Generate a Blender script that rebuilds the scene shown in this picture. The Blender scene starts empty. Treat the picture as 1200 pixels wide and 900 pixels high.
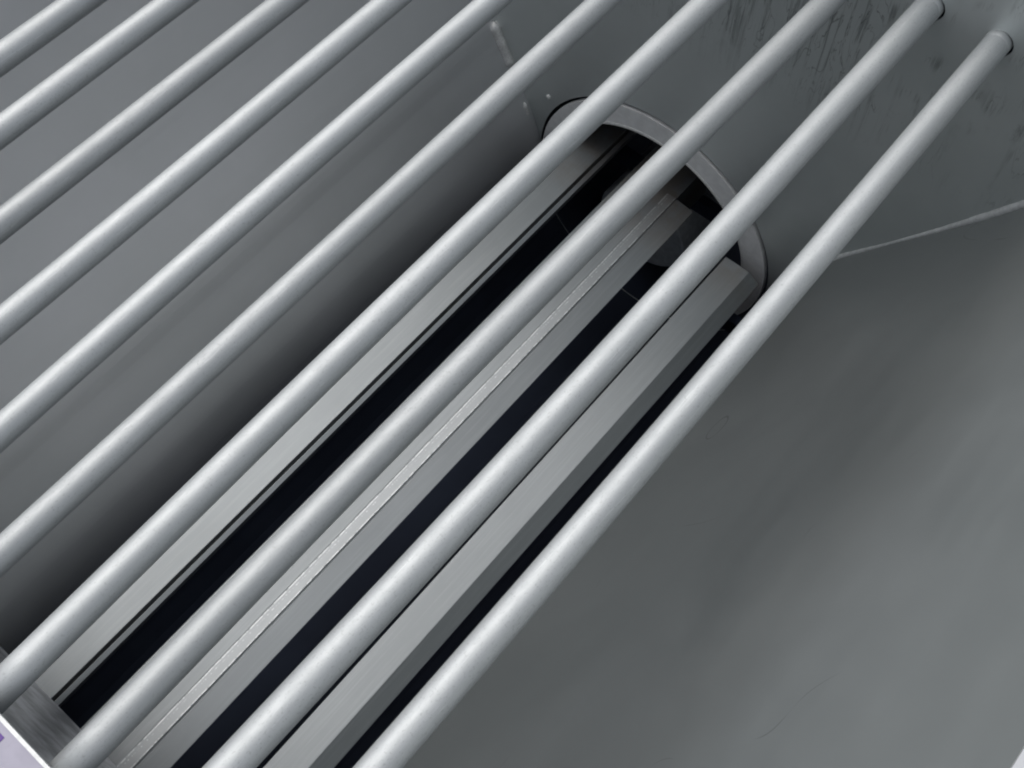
import bpy, bmesh, math, random
from mathutils import Vector, Matrix

S = bpy.context.scene
COL = S.collection
D = 0.048                      # one tube diameter in metres; shapes below are in tube diameters
random.seed(4)

# ------------------------------------------------------------------ camera
cam_d = bpy.data.cameras.new("camera")
cam = bpy.data.objects.new("camera", cam_d)
COL.objects.link(cam)
cam_d.sensor_width = 36.0
cam_d.lens = 36.0 * 1314.67 / 1200.0
cam_d.clip_start = 0.01
cam_d.clip_end = 500.0
R = Matrix(((0.76135143, -0.57071301, 0.30762097),
            (0.64809490, 0.68297134, -0.33693199),
            (-0.01780483, 0.45589123, 0.88985739)))
cam.matrix_world = Matrix.Translation((20.454 * D, 0.0, 31.581 * D)) @ R.to_4x4()
S.camera = cam

# ------------------------------------------------------------------ sky and sun
SUN_ELEV, SUN_AZ = math.radians(60), math.radians(-80)     # azimuth from +Y towards +X
world = bpy.data.worlds.new("World")
S.world = world
world.use_nodes = True
wn = world.node_tree
for n in list(wn.nodes):
    wn.nodes.remove(n)
out = wn.nodes.new("ShaderNodeOutputWorld")
bg = wn.nodes.new("ShaderNodeBackground")
sky = wn.nodes.new("ShaderNodeTexSky")
sky.sky_type = 'NISHITA'
sky.sun_disc = False
sky.sun_elevation = SUN_ELEV
sky.sun_rotation = SUN_AZ
sky.air_density = 1.0
sky.dust_density = 4.0
sky.ozone_density = 0.6
hs = wn.nodes.new("ShaderNodeHueSaturation")
hs.inputs["Saturation"].default_value = 0.32
wn.links.new(sky.outputs[0], hs.inputs["Color"])
wn.links.new(hs.outputs[0], bg.inputs[0])
bg.inputs[1].default_value = 0.14
wn.links.new(bg.outputs[0], out.inputs[0])

sun_d = bpy.data.lights.new("sun", 'SUN')
sun = bpy.data.objects.new("sun", sun_d)
COL.objects.link(sun)
sun_d.energy = 0.62
sun_d.angle = math.radians(85)
sun_d.color = (1.0, 0.985, 0.96)
sv = Vector((math.sin(SUN_AZ) * math.cos(SUN_ELEV), math.cos(SUN_AZ) * math.cos(SUN_ELEV), math.sin(SUN_ELEV)))
sun.rotation_euler = (-sv).to_track_quat('-Z', 'Y').to_euler()

S.view_settings.view_transform = 'Standard'
S.view_settings.look = 'None'
S.view_settings.exposure = 0.25
S.view_settings.gamma = 1.0
S.cycles.filter_width = 2.0

# ------------------------------------------------------------------ materials
class NT:
    def __init__(self, name):
        self.m = bpy.data.materials.new(name)
        self.m.use_nodes = True
        self.t = self.m.node_tree
        self.b = next(n for n in self.t.nodes if n.type == 'BSDF_PRINCIPLED')
        self.tc = self.t.nodes.new("ShaderNodeTexCoord")
    def n(self, kind, **kw):
        x = self.t.nodes.new(kind)
        for k, v in kw.items():
            setattr(x, k, v)
        return x
    def link(self, a, b):
        self.t.links.new(a, b)
    def mapping(self, scale):
        mp = self.n("ShaderNodeMapping")
        mp.inputs["Scale"].default_value = scale
        self.link(self.tc.outputs["Object"], mp.inputs["Vector"])
        return mp.outputs[0]
    def noise(self, scale, detail=4.0, rough=0.55, stretch=(1, 1, 1), distort=0.0):
        x = self.n("ShaderNodeTexNoise")
        x.inputs["Scale"].default_value = scale
        x.inputs["Detail"].default_value = detail
        x.inputs["Roughness"].default_value = rough
        x.inputs["Distortion"].default_value = distort
        self.link(self.mapping(stretch), x.inputs["Vector"])
        return x.outputs[0]
    def ramp(self, src, a, b, lo=0.0, hi=1.0):
        x = self.n("ShaderNodeMapRange")
        x.interpolation_type = 'SMOOTHSTEP'
        for i, v in zip(("From Min", "From Max", "To Min", "To Max"), (a, b, lo, hi)):
            x.inputs[i].default_value = v
        self.link(src, x.inputs["Value"])
        return x.outputs[0]
    def math(self, op, a, b=None):
        x = self.n("ShaderNodeMath", operation=op)
        for i, v in enumerate((a, b)):
            if v is None:
                continue
            if isinstance(v, (int, float)):
                x.inputs[i].default_value = v
            else:
                self.link(v, x.inputs[i])
        return x.outputs[0]
    def mix(self, fac, c1, c2):
        x = self.n("ShaderNodeMix", data_type='RGBA')
        if isinstance(fac, (int, float)):
            x.inputs[0].default_value = fac
        else:
            self.link(fac, x.inputs[0])
        for i, c in ((6, c1), (7, c2)):
            if isinstance(c, tuple):
                x.inputs[i].default_value = (*c, 1.0)
            else:
                self.link(c, x.inputs[i])
        return x.outputs[2]
    def sep(self):
        x = self.n("ShaderNodeSeparateXYZ")
        self.link(self.tc.outputs["Object"], x.inputs[0])
        return x.outputs
    def bump(self, h, strength, dist=0.001, prev=None):
        x = self.n("ShaderNodeBump")
        x.inputs["Strength"].default_value = strength
        x.inputs["Distance"].default_value = dist
        self.link(h, x.inputs["Height"])
        if prev is not None:
            self.link(prev, x.inputs["Normal"])
        return x.outputs[0]
    def done(self, color, rough, metal=1.0, normal=None, spec=None):
        for key, v in (("Base Color", color), ("Roughness", rough), ("Metallic", metal)):
            if isinstance(v, tuple):
                self.b.inputs[key].default_value = (*v, 1.0)
            elif isinstance(v, (int, float)):
                self.b.inputs[key].default_value = v
            else:
                self.link(v, self.b.inputs[key])
        if normal is not None:
            self.link(normal, self.b.inputs["Normal"])
        if spec is not None:
            self.b.inputs["Specular IOR Level"].default_value = spec
        return self.m

def mat_tube():
    t = NT("dull_galvanised_tube")
    info = t.n("ShaderNodeObjectInfo")
    big = t.noise(9, 4, 0.6, (1, 0.25, 1))
    blotch = t.noise(95, 5, 0.75, (1, 0.3, 1), 0.3)
    grain = t.noise(420, 3, 0.6, (1, 0.05, 1))
    scuff = t.noise(170, 4, 0.7, (1, 0.04, 1), 0.3)
    speck = t.noise(330, 3, 0.6, (1, 0.7, 1))
    c = t.mix(t.ramp(big, 0.3, 0.7), (0.42, 0.44, 0.445), (0.51, 0.53, 0.535))
    c = t.mix(t.ramp(blotch, 0.38, 0.66, 0.0, 0.38), c, (0.42, 0.44, 0.445))
    c = t.mix(t.ramp(scuff, 0.58, 0.74, 0.0, 0.5), c, (0.66, 0.675, 0.68))
    c = t.mix(t.ramp(speck, 0.57, 0.68, 0.0, 0.45), c, (0.30, 0.31, 0.31))
    tint = t.n("ShaderNodeHueSaturation")
    t.link(c, tint.inputs["Color"])
    t.link(t.ramp(info.outputs["Random"], 0.0, 1.0, 0.92, 1.06), tint.inputs["Value"])
    rr = t.math('ADD', t.ramp(big, 0.3, 0.7, 0.53, 0.60), t.ramp(blotch, 0.35, 0.7, 0.0, 0.06))
    nb = t.bump(grain, 0.10, 0.0006)
    nb = t.bump(blotch, 0.03, 0.001, nb)
    return t.done(tint.outputs[0], rr, 0.66, nb)

def mat_sheet(name, base, dark, rough, stains=False, lines=False):
    t = NT(name)
    big = t.noise(2.2, 3, 0.5, (1, 1, 1), 0.6)
    mid = t.noise(14, 5, 0.6, (1, 0.35, 1))
    fine = t.noise(300, 3, 0.6, (1, 0.08, 1))
    c = t.mix(t.ramp(big, 0.3, 0.7), dark, base)
    c = t.mix(t.ramp(mid, 0.35, 0.75, 0.0, 0.12), c, tuple(v * 1.18 for v in base))
    if stains:
        xyz = t.sep()
        drip = t.noise(55, 6, 0.7, (1.3, 1, 0.07), 0.35)
        patch = t.noise(7, 3, 0.6, (1, 1, 0.8))
        zone = t.math('MULTIPLY', t.ramp(xyz[2], -0.46, -0.22), t.ramp(patch, 0.38, 0.54))
        f = t.math('MULTIPLY', t.ramp(drip, 0.50, 0.62), zone)
        c = t.mix(t.math('MULTIPLY', f, 0.5), c, (0.055, 0.065, 0.065))
        hair = t.math('ABSOLUTE', t.math('SUBTRACT', t.noise(20, 3, 0.55, (1.5, 1, 0.3), 0.8), 0.5))
        f2 = t.math('MULTIPLY', t.ramp(hair, 0.0, 0.012, 1.0, 0.0), t.math('MULTIPLY', zone, 0.5))
        c = t.mix(f2, c, (0.03, 0.035, 0.035))
    if lines:
        hair = t.math('ABSOLUTE', t.math('SUBTRACT', t.noise(2.3, 1.5, 0.45, (1, 1, 1)), 0.5))
        gate = t.ramp(t.noise(6.1, 2, 0.5), 0.54, 0.64)
        f2 = t.math('MULTIPLY', t.ramp(hair, 0.0, 0.0016, 1.0, 0.0), t.math('MULTIPLY', gate, 0.4))
        c = t.mix(f2, c, (0.06, 0.06, 0.06))
    r = t.ramp(mid, 0.3, 0.7, rough - 0.01, rough + 0.02)
    nb = t.bump(t.noise(3.0, 2, 0.4, (1, 0.8, 1), 0.0), 0.035, 0.03)
    nb = t.bump(fine, 0.05, 0.0006, nb)
    return t.done(c, r, 0.8, nb)

def mat_rail(name, base, worn_band=None):
    t = NT(name)
    big = t.noise(5, 4, 0.6, (1, 0.3, 1))
    streak = t.noise(130, 4, 0.7, (1, 0.03, 1))
    c = t.mix(t.ramp(big, 0.3, 0.7), tuple(v * 0.88 for v in base), base)
    c = t.mix(t.ramp(streak, 0.45, 0.7, 0.0, 0.3), c, tuple(min(1, v * 1.25) for v in base))
    yy = t.sep()[1]
    end_shade = t.math('MULTIPLY', t.ramp(yy, 1.40, 1.70), t.ramp(t.noise(9, 4, 0.6), 0.36, 0.6))
    c = t.mix(t.math('MULTIPLY', end_shade, 0.55), c, (0.22, 0.18, 0.14))  # outlet shade painted into the colour: patchy brown tint towards the far end
    r = 0.45
    nb = t.bump(streak, 0.10, 0.0006)
    if worn_band:
        x0, x1 = worn_band
        xyz = t.sep()
        pale = t.math('MULTIPLY', t.ramp(xyz[0], x0 - 0.005, x0 + 0.002), t.ramp(xyz[0], x1 - 0.002, x1 + 0.003, 1.0, 0.0))
        c = t.mix(t.math('MULTIPLY', pale, 0.22), c, (0.60, 0.62, 0.63))
        for k, (xc, w, sc, lo) in enumerate(((x0 + 0.001, 0.0022, 90, 0.40), (x0 + 0.0085, 0.0014, 130, 0.50), (x1 - 0.003, 0.0020, 75, 0.42))):
            wob = t.math('MULTIPLY', t.math('SUBTRACT', t.noise(22 + 9 * k, 3, 0.6, (0, 1, 0)), 0.5), 0.004)
            dx = t.math('ABSOLUTE', t.math('SUBTRACT', t.math('ADD', xyz[0], wob), xc))
            line = t.ramp(dx, w * 0.4, w, 1.0, 0.0)
            brk = t.ramp(t.noise(sc, 5, 0.75, (0.4, 1, 0.4)), lo, lo + 0.14)
            c = t.mix(t.math('MULTIPLY', t.math('MULTIPLY', line, brk), 0.6), c, (0.80, 0.82, 0.83))
    return t.done(c, r, 0.8, nb)

M_TUBE = mat_tube()
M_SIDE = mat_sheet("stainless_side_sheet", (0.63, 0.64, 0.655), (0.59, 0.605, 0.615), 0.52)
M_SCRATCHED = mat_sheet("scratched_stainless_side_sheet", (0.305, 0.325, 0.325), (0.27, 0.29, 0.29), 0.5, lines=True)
M_END = mat_sheet("stained_stainless_end_sheet", (0.62, 0.655, 0.65), (0.55, 0.59, 0.585), 0.47, stains=True)
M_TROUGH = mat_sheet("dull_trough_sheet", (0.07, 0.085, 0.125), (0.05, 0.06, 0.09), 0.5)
M_RAIL = mat_rail("mill_finish_rail", (0.28, 0.30, 0.31))
M_RAIL_WORN = mat_rail("worn_mill_finish_rail", (0.28, 0.30, 0.31), (1.36 * D, 1.96 * D))

def mat_flat(name, col, rough, metal=0.0, var=0.1, scale=30):
    t = NT(name)
    n = t.noise(scale, 4, 0.6)
    c = t.mix(t.ramp(n, 0.3, 0.7), tuple(v * (1 - var) for v in col), col)
    return t.done(c, rough, metal, t.bump(n, 0.08, 0.001))
M_RIM = mat_flat("pale_rim_metal", (0.28, 0.275, 0.33), 0.5, 0.6)
M_PLATE = mat_flat("dark_scuffed_plate", (0.50, 0.51, 0.54), 0.42, 0.8, 0.55, 22)
M_WELD = mat_flat("bright_weld_metal", (0.72, 0.73, 0.72), 0.5, 0.4, 0.25, 200)
M_RING = mat_flat("pale_ring_metal", (0.78, 0.79, 0.79), 0.55, 0.3, 0.12, 40)
M_SEAM = mat_flat("ground_weld_metal", (0.62, 0.64, 0.64), 0.5, 0.6, 0.2, 90)
M_DRUM = mat_flat("dull_cast_metal", (0.75, 0.79, 0.79), 0.5, 0.2, 0.2, 60)
M_STICKER = mat_flat("purple_print", (0.11, 0.045, 0.26), 0.5)
M_GROUND = mat_flat("grey_concrete", (0.30, 0.295, 0.285), 0.85, 0.0, 0.2, 4)

# ------------------------------------------------------------------ helpers
def tag(o, label, cat, group=None, kind=None):
    if label: o["label"] = label
    if cat: o["category"] = cat
    if group: o["group"] = group
    if kind: o["kind"] = kind
    return o

def empty(name, loc=(0, 0, 0)):
    o = bpy.data.objects.new(name, None)
    o.empty_display_size = 0.1
    o.location = loc
    COL.objects.link(o)
    return o

def obj(name, bm, mat, parent=None, smooth=False):
    me = bpy.data.meshes.new(name)
    bmesh.ops.recalc_face_normals(bm, faces=bm.faces[:])
    bm.to_mesh(me)
    bm.free()
    if smooth:
        for p in me.polygons:
            p.use_smooth = True
    me.materials.append(mat)
    o = bpy.data.objects.new(name, me)
    COL.objects.link(o)
    if parent:
        o.parent = parent
    return o

def extrude_profile(bm, prof, y0, y1, closed=True, caps=True, seg=1, jitter=0.0):
    """prof: list of (x, z) in diameters, swept along y."""
    rows = []
    for k in range(seg + 1):
        y = y0 + (y1 - y0) * k / seg
        rows.append([bm.verts.new((x * D, y * D, z * D)) for x, z in prof])
    n = len(prof)
    m = n if closed else n - 1
    for a, b in zip(rows, rows[1:]):
        for i in range(m):
            j = (i + 1) % n
            bm.faces.new((a[i], a[j], b[j], b[i]))
    if closed and caps:
        bm.faces.new(rows[0][::-1])
        bm.faces.new(rows[-1])
    return bm

def thick(path, t, side=1):
    """turn an open (x,z) path into a closed ribbon of thickness t."""
    off = []
    for i, (x, z) in enumerate(path):
        a = path[max(0, i - 1)]
        b = path[min(len(path) - 1, i + 1)]
        dx, dz = b[0] - a[0], b[1] - a[1]
        l = math.hypot(dx, dz)
        off.append((x - side * dz / l * t, z + side * dx / l * t))
    return path + off[::-1]

def cylinder(bm, c, axis, r, length, seg=32, cap=True):
    """c: start point (diameters), axis: unit vector."""
    ax = Vector(axis).normalized()
    u = ax.orthogonal().normalized()
    v = ax.cross(u)
    rings = []
    for k in (0, 1):
        o = Vector(c) + ax * length * k
        rings.append([bm.verts.new((o + (u * math.cos(a) + v * math.sin(a)) * r) * D)
                      for a in (2 * math.pi * i / seg for i in range(seg))])
    for i in range(seg):
        j = (i + 1) % seg
        bm.faces.new((rings[0][i], rings[0][j], rings[1][j], rings[1][i]))
    if cap:
        bm.faces.new(rings[0][::-1])
        bm.faces.new(rings[1])
    return bm

def plate_with_holes(name, outline, holes, y0, t, mat, parent):
    """a flat plate in the xz plane at y = y0 .. y0+t with real holes (curve fill)."""
    cu = bpy.data.curves.new(name, 'CURVE')
    cu.dimensions = '2D'
    cu.fill_mode = 'BOTH'
    cu.extrude = t * D / 2
    for pts in [outline] + holes:
        sp = cu.splines.new('POLY')
        sp.points.add(len(pts) - 1)
        for p, (x, z) in zip(sp.points, pts):
            p.co = (x * D, z * D, 0, 1)
        sp.use_cyclic_u = True
    tmp = bpy.data.objects.new("tmp", cu)
    COL.objects.link(tmp)
    bpy.context.view_layer.update()
    dg = bpy.context.evaluated_depsgraph_get()
    me = bpy.data.meshes.new_from_object(tmp.evaluated_get(dg))
    bpy.data.objects.remove(tmp)
    bpy.data.curves.remove(cu)
    for v in me.vertices:
        x, z, w = v.co
        v.co = (x, (y0 + t / 2) * D - w, z)
    me.materials.clear()
    me.materials.append(mat)
    me.name = name
    o = bpy.data.objects.new(name, me)
    COL.objects.link(o)
    o.parent = parent
    return o

def circle(cx, cz, r, seg=48, a0=0.0, a1=2 * math.pi, close=False):
    n = seg if not close else seg + 1
    return [(cx + r * math.cos(a0 + (a1 - a0) * i / seg), cz + r * math.sin(a0 + (a1 - a0) * i / seg)) for i in range(n)]

# ------------------------------------------------------------------ ground
g = bmesh.new()
s = 60.0
vs = [g.verts.new((x, y, -46 * D)) for x, y in ((-s, -s), (s, -s), (s, s), (-s, s))]
g.faces.new(vs)
ground = obj("ground", g, M_GROUND)
tag(ground, "grey concrete ground under the hopper", "ground", kind="structure")

# ------------------------------------------------------------------ hopper
Y0, Y1 = -5.0, 34.4            # inner faces of the two end sheets
AC = (0.5, -23.0)              # centre of the arched outlet
tubes = [  # x at the near end, x at the far end, radius
    (-14.42, -13.93, 0.525), (-11.28, -10.96, 0.50), (-8.05, -7.76, 0.49), (-4.83, -4.82, 0.495), (-1.57, -1.72, 0.49),
    (1.62, 1.50, 0.48), (4.78, 4.66, 0.52), (7.94, 8.18, 0.51), (11.2, 11.24, 0.54), (14.27, 14.14, 0.51)]

hopper = empty("hopper", (0, 0, 0))
tag(hopper, "grey sheet metal hopper with sloping sides and a dark arched slot in its bottom", "hopper")

side_l = [(-24.7, 7.1), (-17.1, -6.7), (-12.0, -13.9), (-10.6, -16.4), (-9.3, -18.9), (-8.3, -21.0), (-7.75, -23.2), (-7.5, -27.0)]
side_r = [(25.7, 7.1), (18.1, -6.7), (15.6, -10.8), (11.4, -17.3), (9.9, -19.8), (9.45, -20.8)]
def smooth_path(path, n=6):
    pts = []
    P = [Vector(p) for p in path]
    P = [P[0] * 2 - P[1]] + P + [P[-1] * 2 - P[-2]]
    for i in range(1, len(P) - 2):
        p0, p1, p2, p3 = P[i - 1:i + 3]
        for k in range(n):
            t = k / n
            v = 0.5 * ((2 * p1) + (p2 - p0) * t + (2 * p0 - 5 * p1 + 4 * p2 - p3) * t * t + (3 * p1 - p0 - 3 * p2 + p3) * t ** 3)
            pts.append((v.x, v.y))
    pts.append(tuple(path[-1]))
    return pts
b = extrude_profile(bmesh.new(), thick(smooth_path(side_l), 0.08, -1), -8.8, Y1 - 0.002)
obj("side_wall", b, M_SIDE, hopper)["label"] = "side wall of smooth grey sheet curving down into the dark slot"
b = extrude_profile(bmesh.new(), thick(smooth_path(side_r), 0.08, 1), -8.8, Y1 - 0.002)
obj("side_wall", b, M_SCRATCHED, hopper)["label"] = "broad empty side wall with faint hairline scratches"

# U shaped trough under the slot
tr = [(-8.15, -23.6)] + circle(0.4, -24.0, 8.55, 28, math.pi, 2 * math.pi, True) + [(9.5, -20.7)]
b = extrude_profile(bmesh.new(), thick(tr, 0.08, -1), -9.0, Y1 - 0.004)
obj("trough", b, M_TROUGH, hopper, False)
b = extrude_profile(bmesh.new(), [(-8.1, -9.0), (8.9, -9.0), (8.9, -33.0), (-8.1, -33.0)], -9.2, -9.0)
obj("trough_end", b, M_TROUGH, hopper)
# channel roof over the part of the trough that runs on under the near end sheet
b = extrude_profile(bmesh.new(), [(-9.0, -9.9), (9.6, -9.9), (9.6, -9.7), (-9.0, -9.7)], -9.0, Y0 - 0.2)
obj("trough_cover", b, M_TROUGH, hopper)

outlet = circle(AC[0], AC[1], 8.3, 48, 0.0, math.pi, True) + [(-8.2, -24.0)] + circle(0.4, -24.0, 8.60, 48, math.pi, 2 * math.pi, True)
# far end sheet: round outlet low down and a hole for every tube
out_far = [(-24.7, 7.1), (25.7, 7.1), (18.1, -6.7), (11.4, -17.3), (9.6, -20.3), (9.6, -34.0), (-8.6, -34.0), (-8.6, -20.3), (-12.0, -13.9), (-17.1, -6.7)]
holes = [circle(x1 + 0.03, -0.05, r + 0.07, 40) for x0, x1, r in tubes] + [outlet]
plate_with_holes("end_wall", out_far, holes, Y1, 0.10, M_END, hopper)["label"] = "stained end wall with tube holes above the arched outlet"
# unseen closed box around the tube ends, added to keep their hole gaps dark
b = bmesh.new()
extrude_profile(b, [(-18, 1.6), (18, 1.6), (18, 1.5), (-18, 1.5)], Y1 + 0.1, Y1 + 2.5)
extrude_profile(b, [(-18, -1.6), (18, -1.6), (18, -1.5), (-18, -1.5)], Y1 + 0.1, Y1 + 2.5)
extrude_profile(b, [(-18, 1.6), (18, 1.6), (18, -1.6), (-18, -1.6)], Y1 + 2.5, Y1 + 2.6)
obj("light_stop_box", b, M_TROUGH, hopper)

# near end sheet, rim flange on top of it
out_near = [(-10.2, 0.5), (22.0, 0.5), (18.1, -6.7), (13.7, -10.2 - 3.4), (13.2, -10.2), (-10.3, -10.2)]
out_near = [(-21.0, 0.5), (22.0, 0.5), (18.1, -6.7), (15.9, -10.2), (-14.6, -10.2), (-17.1, -6.7)]
plate_with_holes("end_wall", out_near, [], Y0 - 0.12, 0.12, M_PLATE, hopper)["label"] = "near end wall, a dark plate crossing above the rails"
b = extrude_profile(bmesh.new(), [(-24, 0.52), (24, 0.52), (24, 0.62), (-24, 0.62)], Y0 - 5, Y0 + 0.02)
flange = obj("rim_flange", b, M_RIM, hopper)
b = extrude_profile(bmesh.new(), [(-20.9, 0.46), (21.9, 0.46), (21.9, 0.66), (-20.9, 0.66)], Y0 + 0.022, Y0 + 0.13)
obj("rim_lip", b, M_SEAM, flange)
b = extrude_profile(bmesh.new(), [(25.7, 7.1), (28.5, 7.1), (28.5, 7.22), (25.7, 7.22)], Y0, Y1)
obj("rim_flange", b, M_SIDE, hopper)
b = extrude_profile(bmesh.new(), [(-24.7, 7.1), (-27.5, 7.1), (-27.5, 7.22), (-24.7, 7.22)], Y0, Y1)
obj("rim_flange", b, M_RIM, hopper)
b = extrude_profile(bmesh.new(), [(5.75, 0.62), (6.2, 0.62), (6.2, 0.635), (5.75, 0.635)], -5.62, -5.18)
obj("printed_mark", b, M_STICKER, flange)

# ring set back in the arched outlet, and the outlet tunnel behind it
def ring_profile(r0, r1):
    return circle(AC[0], AC[1], r1, 64, math.radians(-30), math.radians(210), True) + circle(AC[0], AC[1], r0, 64, math.radians(210), math.radians(-30), True)
b = extrude_profile(bmesh.new(), ring_profile(6.7, 8.08), Y1 - 0.08, Y1 + 0.2)
ring = obj("outlet_ring", b, M_RING, hopper)
b = extrude_profile(bmesh.new(), ring_profile(6.58, 6.71), Y1 - 0.12, Y1 + 0.16)
obj("ring_lip", b, M_WELD, ring)
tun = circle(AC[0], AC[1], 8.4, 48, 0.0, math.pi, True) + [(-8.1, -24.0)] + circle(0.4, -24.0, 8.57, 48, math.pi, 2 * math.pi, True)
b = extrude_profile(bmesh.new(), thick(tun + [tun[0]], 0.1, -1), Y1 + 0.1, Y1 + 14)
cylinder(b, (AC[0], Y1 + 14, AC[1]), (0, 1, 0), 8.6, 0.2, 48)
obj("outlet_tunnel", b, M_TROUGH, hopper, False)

# weld beads down the two corners
def bead(name, p0, p1, r, n=22, wob=0.25):
    b = bmesh.new()
    rows = []
    a, c = Vector(p0), Vector(p1)
    ax = (c - a).normalized()
    u = ax.orthogonal().normalized(); v = ax.cross(u)
    for i in range(n + 1):
        t = i / n
        o = a.lerp(c, t)
        rr = r * (1 + random.uniform(-wob, wob)) * (0.35 if i in (0, n) else 1)
        rows.append([b.verts.new((o + (u * math.cos(q) + v * math.sin(q)) * rr) * D) for q in (2 * math.pi * k / 10 for k in range(10))])
    for r0, r1 in zip(rows, rows[1:]):
        for k in range(10):
            j = (k + 1) % 10
            b.faces.new((r0[k], r0[j], r1[j], r1[k]))
    b.faces.new(rows[0][::-1]); b.faces.new(rows[-1])
    return obj(name, b, M_WELD, hopper, True)
def seam(name, pts, n=16):
    b = bmesh.new()
    rows = []
    for (x0, z0, r0), (x1, z1, r1) in zip(pts, pts[1:]):
        for i in range(n):
            t = i / n
            rows.append((x0 + (x1 - x0) * t, z0 + (z1 - z0) * t, (r0 + (r1 - r0) * t) * random.uniform(0.93, 1.07)))
    rows.append(pts[-1])
    vr = [[b.verts.new(((x + math.cos(q) * r) * D, (Y1 + 0.06 + math.sin(q) * r) * D, z * D)) for q in (2 * math.pi * k / 12 for k in range(12))] for x, z, r in rows]
    for r0, r1 in zip(vr, vr[1:]):
        for k in range(12):
            j = (k + 1) % 12
            b.faces.new((r0[k], r0[j], r1[j], r1[k]))
    b.faces.new(vr[0][::-1]); b.faces.new(vr[-1])
    return obj(name, b, M_SEAM, hopper, True)
seam("weld_seam", [(10.7, -18.45, 0.08), (11.4, -17.32, 0.30), (12.3, -15.9, 0.20), (13.9, -13.43, 0.13), (15.6, -10.8, 0.19), (17.2, -8.18, 0.25), (18.7, -5.6, 0.27)])
bead("weld_seam", (-11.2, Y1 - 0.12, -15.0), (-9.9, Y1 - 0.12, -17.6), 0.33, 14, 0.1)
bead("weld_spatter", (-8.8, Y1 - 0.3, -19.7), (-8.5, Y1 - 0.3, -20.6), 0.13, 6)
bead("weld_spatter", (-7.25, Y1 - 0.02, -18.2), (-7.15, Y1 - 0.02, -18.5), 0.15, 5)
bead("weld_spatter", (-11.45, 33.0, -15.55), (-11.45, 33.5, -15.5), 0.12, 6, 0.4)
bead("weld_spatter", (-11.5, 31.1, -15.5), (-11.5, 31.9, -15.5), 0.06, 8, 0.4)

# cross bearers that carry the rails
for x0, x1, y in ((-8.0, 9.3, -8.6), (-5.9, 6.9, 37.4), (6.6, 9.45, 31.8)):
    b = extrude_profile(bmesh.new(), [(x0, -24.6), (x1, -24.6), (x1, -23.5), (x0, -23.5)], y, y + 0.6)
    obj("cross_bearer", b, M_TROUGH, hopper)

# ------------------------------------------------------------------ the three rails in the slot
def rail(name, prof, y0, y1, mat, label):
    b = extrude_profile(bmesh.new(), prof, y0, y1)
    o = obj(name, b, mat)
    bv = o.modifiers.new("soft_edges", 'BEVEL')
    bv.width = 0.0012; bv.segments = 2; bv.limit_method = 'ANGLE'
    return tag(o, label, "rail", "metal rails lying along the bottom slot")
ZR = -20.5
rail("rail", [(-6.0, ZR), (-3.27, ZR), (-3.27, ZR - 0.5), (-3.12, ZR - 0.5), (-3.12, ZR - 0.12), (-2.86, ZR - 0.2), (-3.95, ZR - 3.0), (-6.0, ZR - 3.0)],
     -8.5, 38.5, M_RAIL, "flat metal rail with a narrow dark groove along one edge, passing under the arch")
r2 = rail("rail", [(-1.2, ZR), (1.30, ZR), (1.36, ZR + 0.035), (1.93, ZR + 0.035), (1.98, ZR - 0.05), (2.02, ZR - 0.05), (2.05, ZR), (3.18, ZR - 0.16), (2.15, ZR - 3.0), (-1.2, ZR - 3.0)],
     -8.5, 34.7, M_RAIL_WORN, "metal rail with a bright scratched ridge along its middle, between the two dark gaps")
rail("rail", [(6.38, ZR), (7.95, ZR), (8.7, ZR - 0.55), (8.1, ZR - 3.0), (6.38, ZR - 3.0)],
     -8.5, 33.3, M_RAIL, "narrow metal rail with a darker side face, nearest the broad empty wall")

b = extrude_profile(bmesh.new(), [(-1.2, ZR - 0.005), (1.95, ZR - 0.005), (1.95, ZR - 3.0), (-1.2, ZR - 3.0)], 34.7, 38.2)
obj("tongue", b, M_RAIL, r2)

# drum end seen in the outlet behind the rails
b = cylinder(bmesh.new(), (-1.2, 36.6, -28.3), (0, 1, 0), 3.3, 6.0, 40)
drum = obj("drum", b, M_DRUM)
bv = drum.modifiers.new("soft_edges", 'BEVEL'); bv.width = 0.006; bv.segments = 3; bv.limit_method = 'ANGLE'
tag(drum, "dark round drum end showing dimly in the arched outlet between the rails", "drum")

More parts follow.
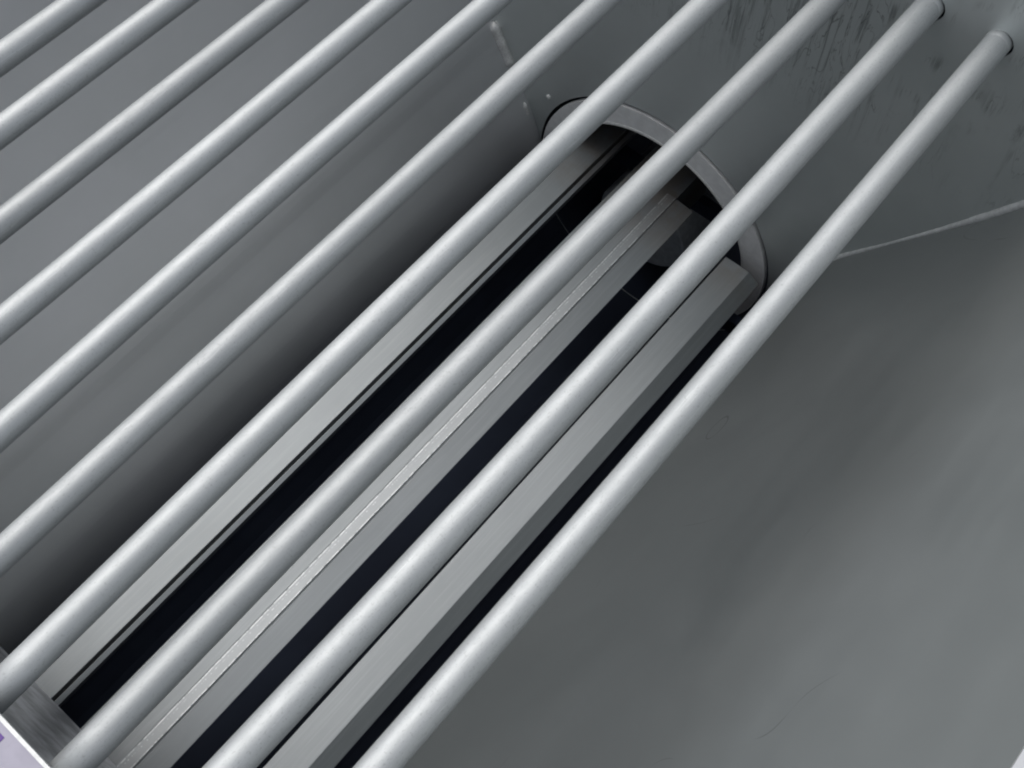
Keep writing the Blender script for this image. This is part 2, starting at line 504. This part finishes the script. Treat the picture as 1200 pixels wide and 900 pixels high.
# ------------------------------------------------------------------ the ten tubes
LABELS = [
    "pale metal tube crossing the upper left corner of the photo",
    "pale metal tube second from the upper left corner",
    "pale metal tube third from the upper left corner, over the plain curved wall",
    "bluish metal tube fourth from the upper left corner, over the plain curved wall",
    "pale metal tube fifth from the upper left corner, passing the weld spatter",
    "metal tube running along the shaded edge where the wall drops into the slot",
    "metal tube lying over the grooved flat rail",
    "metal tube just beside the scratched rail, over the middle of the arch",
    "metal tube between the scratched rail and the narrow rail",
    "metal tube on its own side of the slot, by the broad empty wall",
]
L = Y1 - Y0 + 1.4
def bend(t):
    return 0.10 * (1 - (2 * t - 1) ** 2) * (0.7 + 0.3 * math.sin(5 * t))
def tube_mesh():
    b = bmesh.new()
    n, seg = 48, 30
    rows = []
    for k in range(seg + 1):
        y = 0.02 + L * k / seg
        rows.append([b.verts.new(((0.5 * math.cos(2 * math.pi * i / n) + bend(k / seg)) * D, y * D, 0.5 * math.sin(2 * math.pi * i / n) * D)) for i in range(n)])
    for a, c in zip(rows, rows[1:]):
        for i in range(n):
            j = (i + 1) % n
            b.faces.new((a[i], a[j], c[j], c[i]))
    b.faces.new(rows[0][::-1]); b.faces.new(rows[-1])
    return b
def collar_mesh():
    b = bmesh.new()
    n = 48
    ys = [(Y1 - Y0 - 0.30, 0.501), (Y1 - Y0 - 0.285, 0.516), (Y1 - Y0 + 0.09, 0.516), (Y1 - Y0 + 0.095, 0.501)]
    rows = [[b.verts.new((r * math.cos(2 * math.pi * i / n) * D, y * D, r * math.sin(2 * math.pi * i / n) * D)) for i in range(n)] for y, r in ys]
    for a, c in zip(rows, rows[1:]):
        for i in range(n):
            j = (i + 1) % n
            b.faces.new((a[i], a[j], c[j], c[i]))
    return b
tube0 = obj("tube", tube_mesh(), M_TUBE, None, True)
collar0 = obj("collar", collar_mesh(), M_TUBE, tube0, True)
for i, (x0, x1, r) in enumerate(tubes):
    if i == 0:
        o, c = tube0, collar0
    else:
        o = tube0.copy(); COL.objects.link(o)
        c = collar0.copy(); COL.objects.link(c); c.parent = o
    o.location = (x0 * D, Y0 * D, 0)
    o.rotation_euler = (0, 0, -math.atan2(x1 - x0, Y1 - Y0))
    o.rotation_euler[1] = math.radians((20, 250, 130, 75, 200, 310, 165, 190, 40, 0)[i])
    o.scale = (r / 0.5, 1, r / 0.5)
    tag(o, LABELS[i], "tube", "metal tubes crossing the hopper")
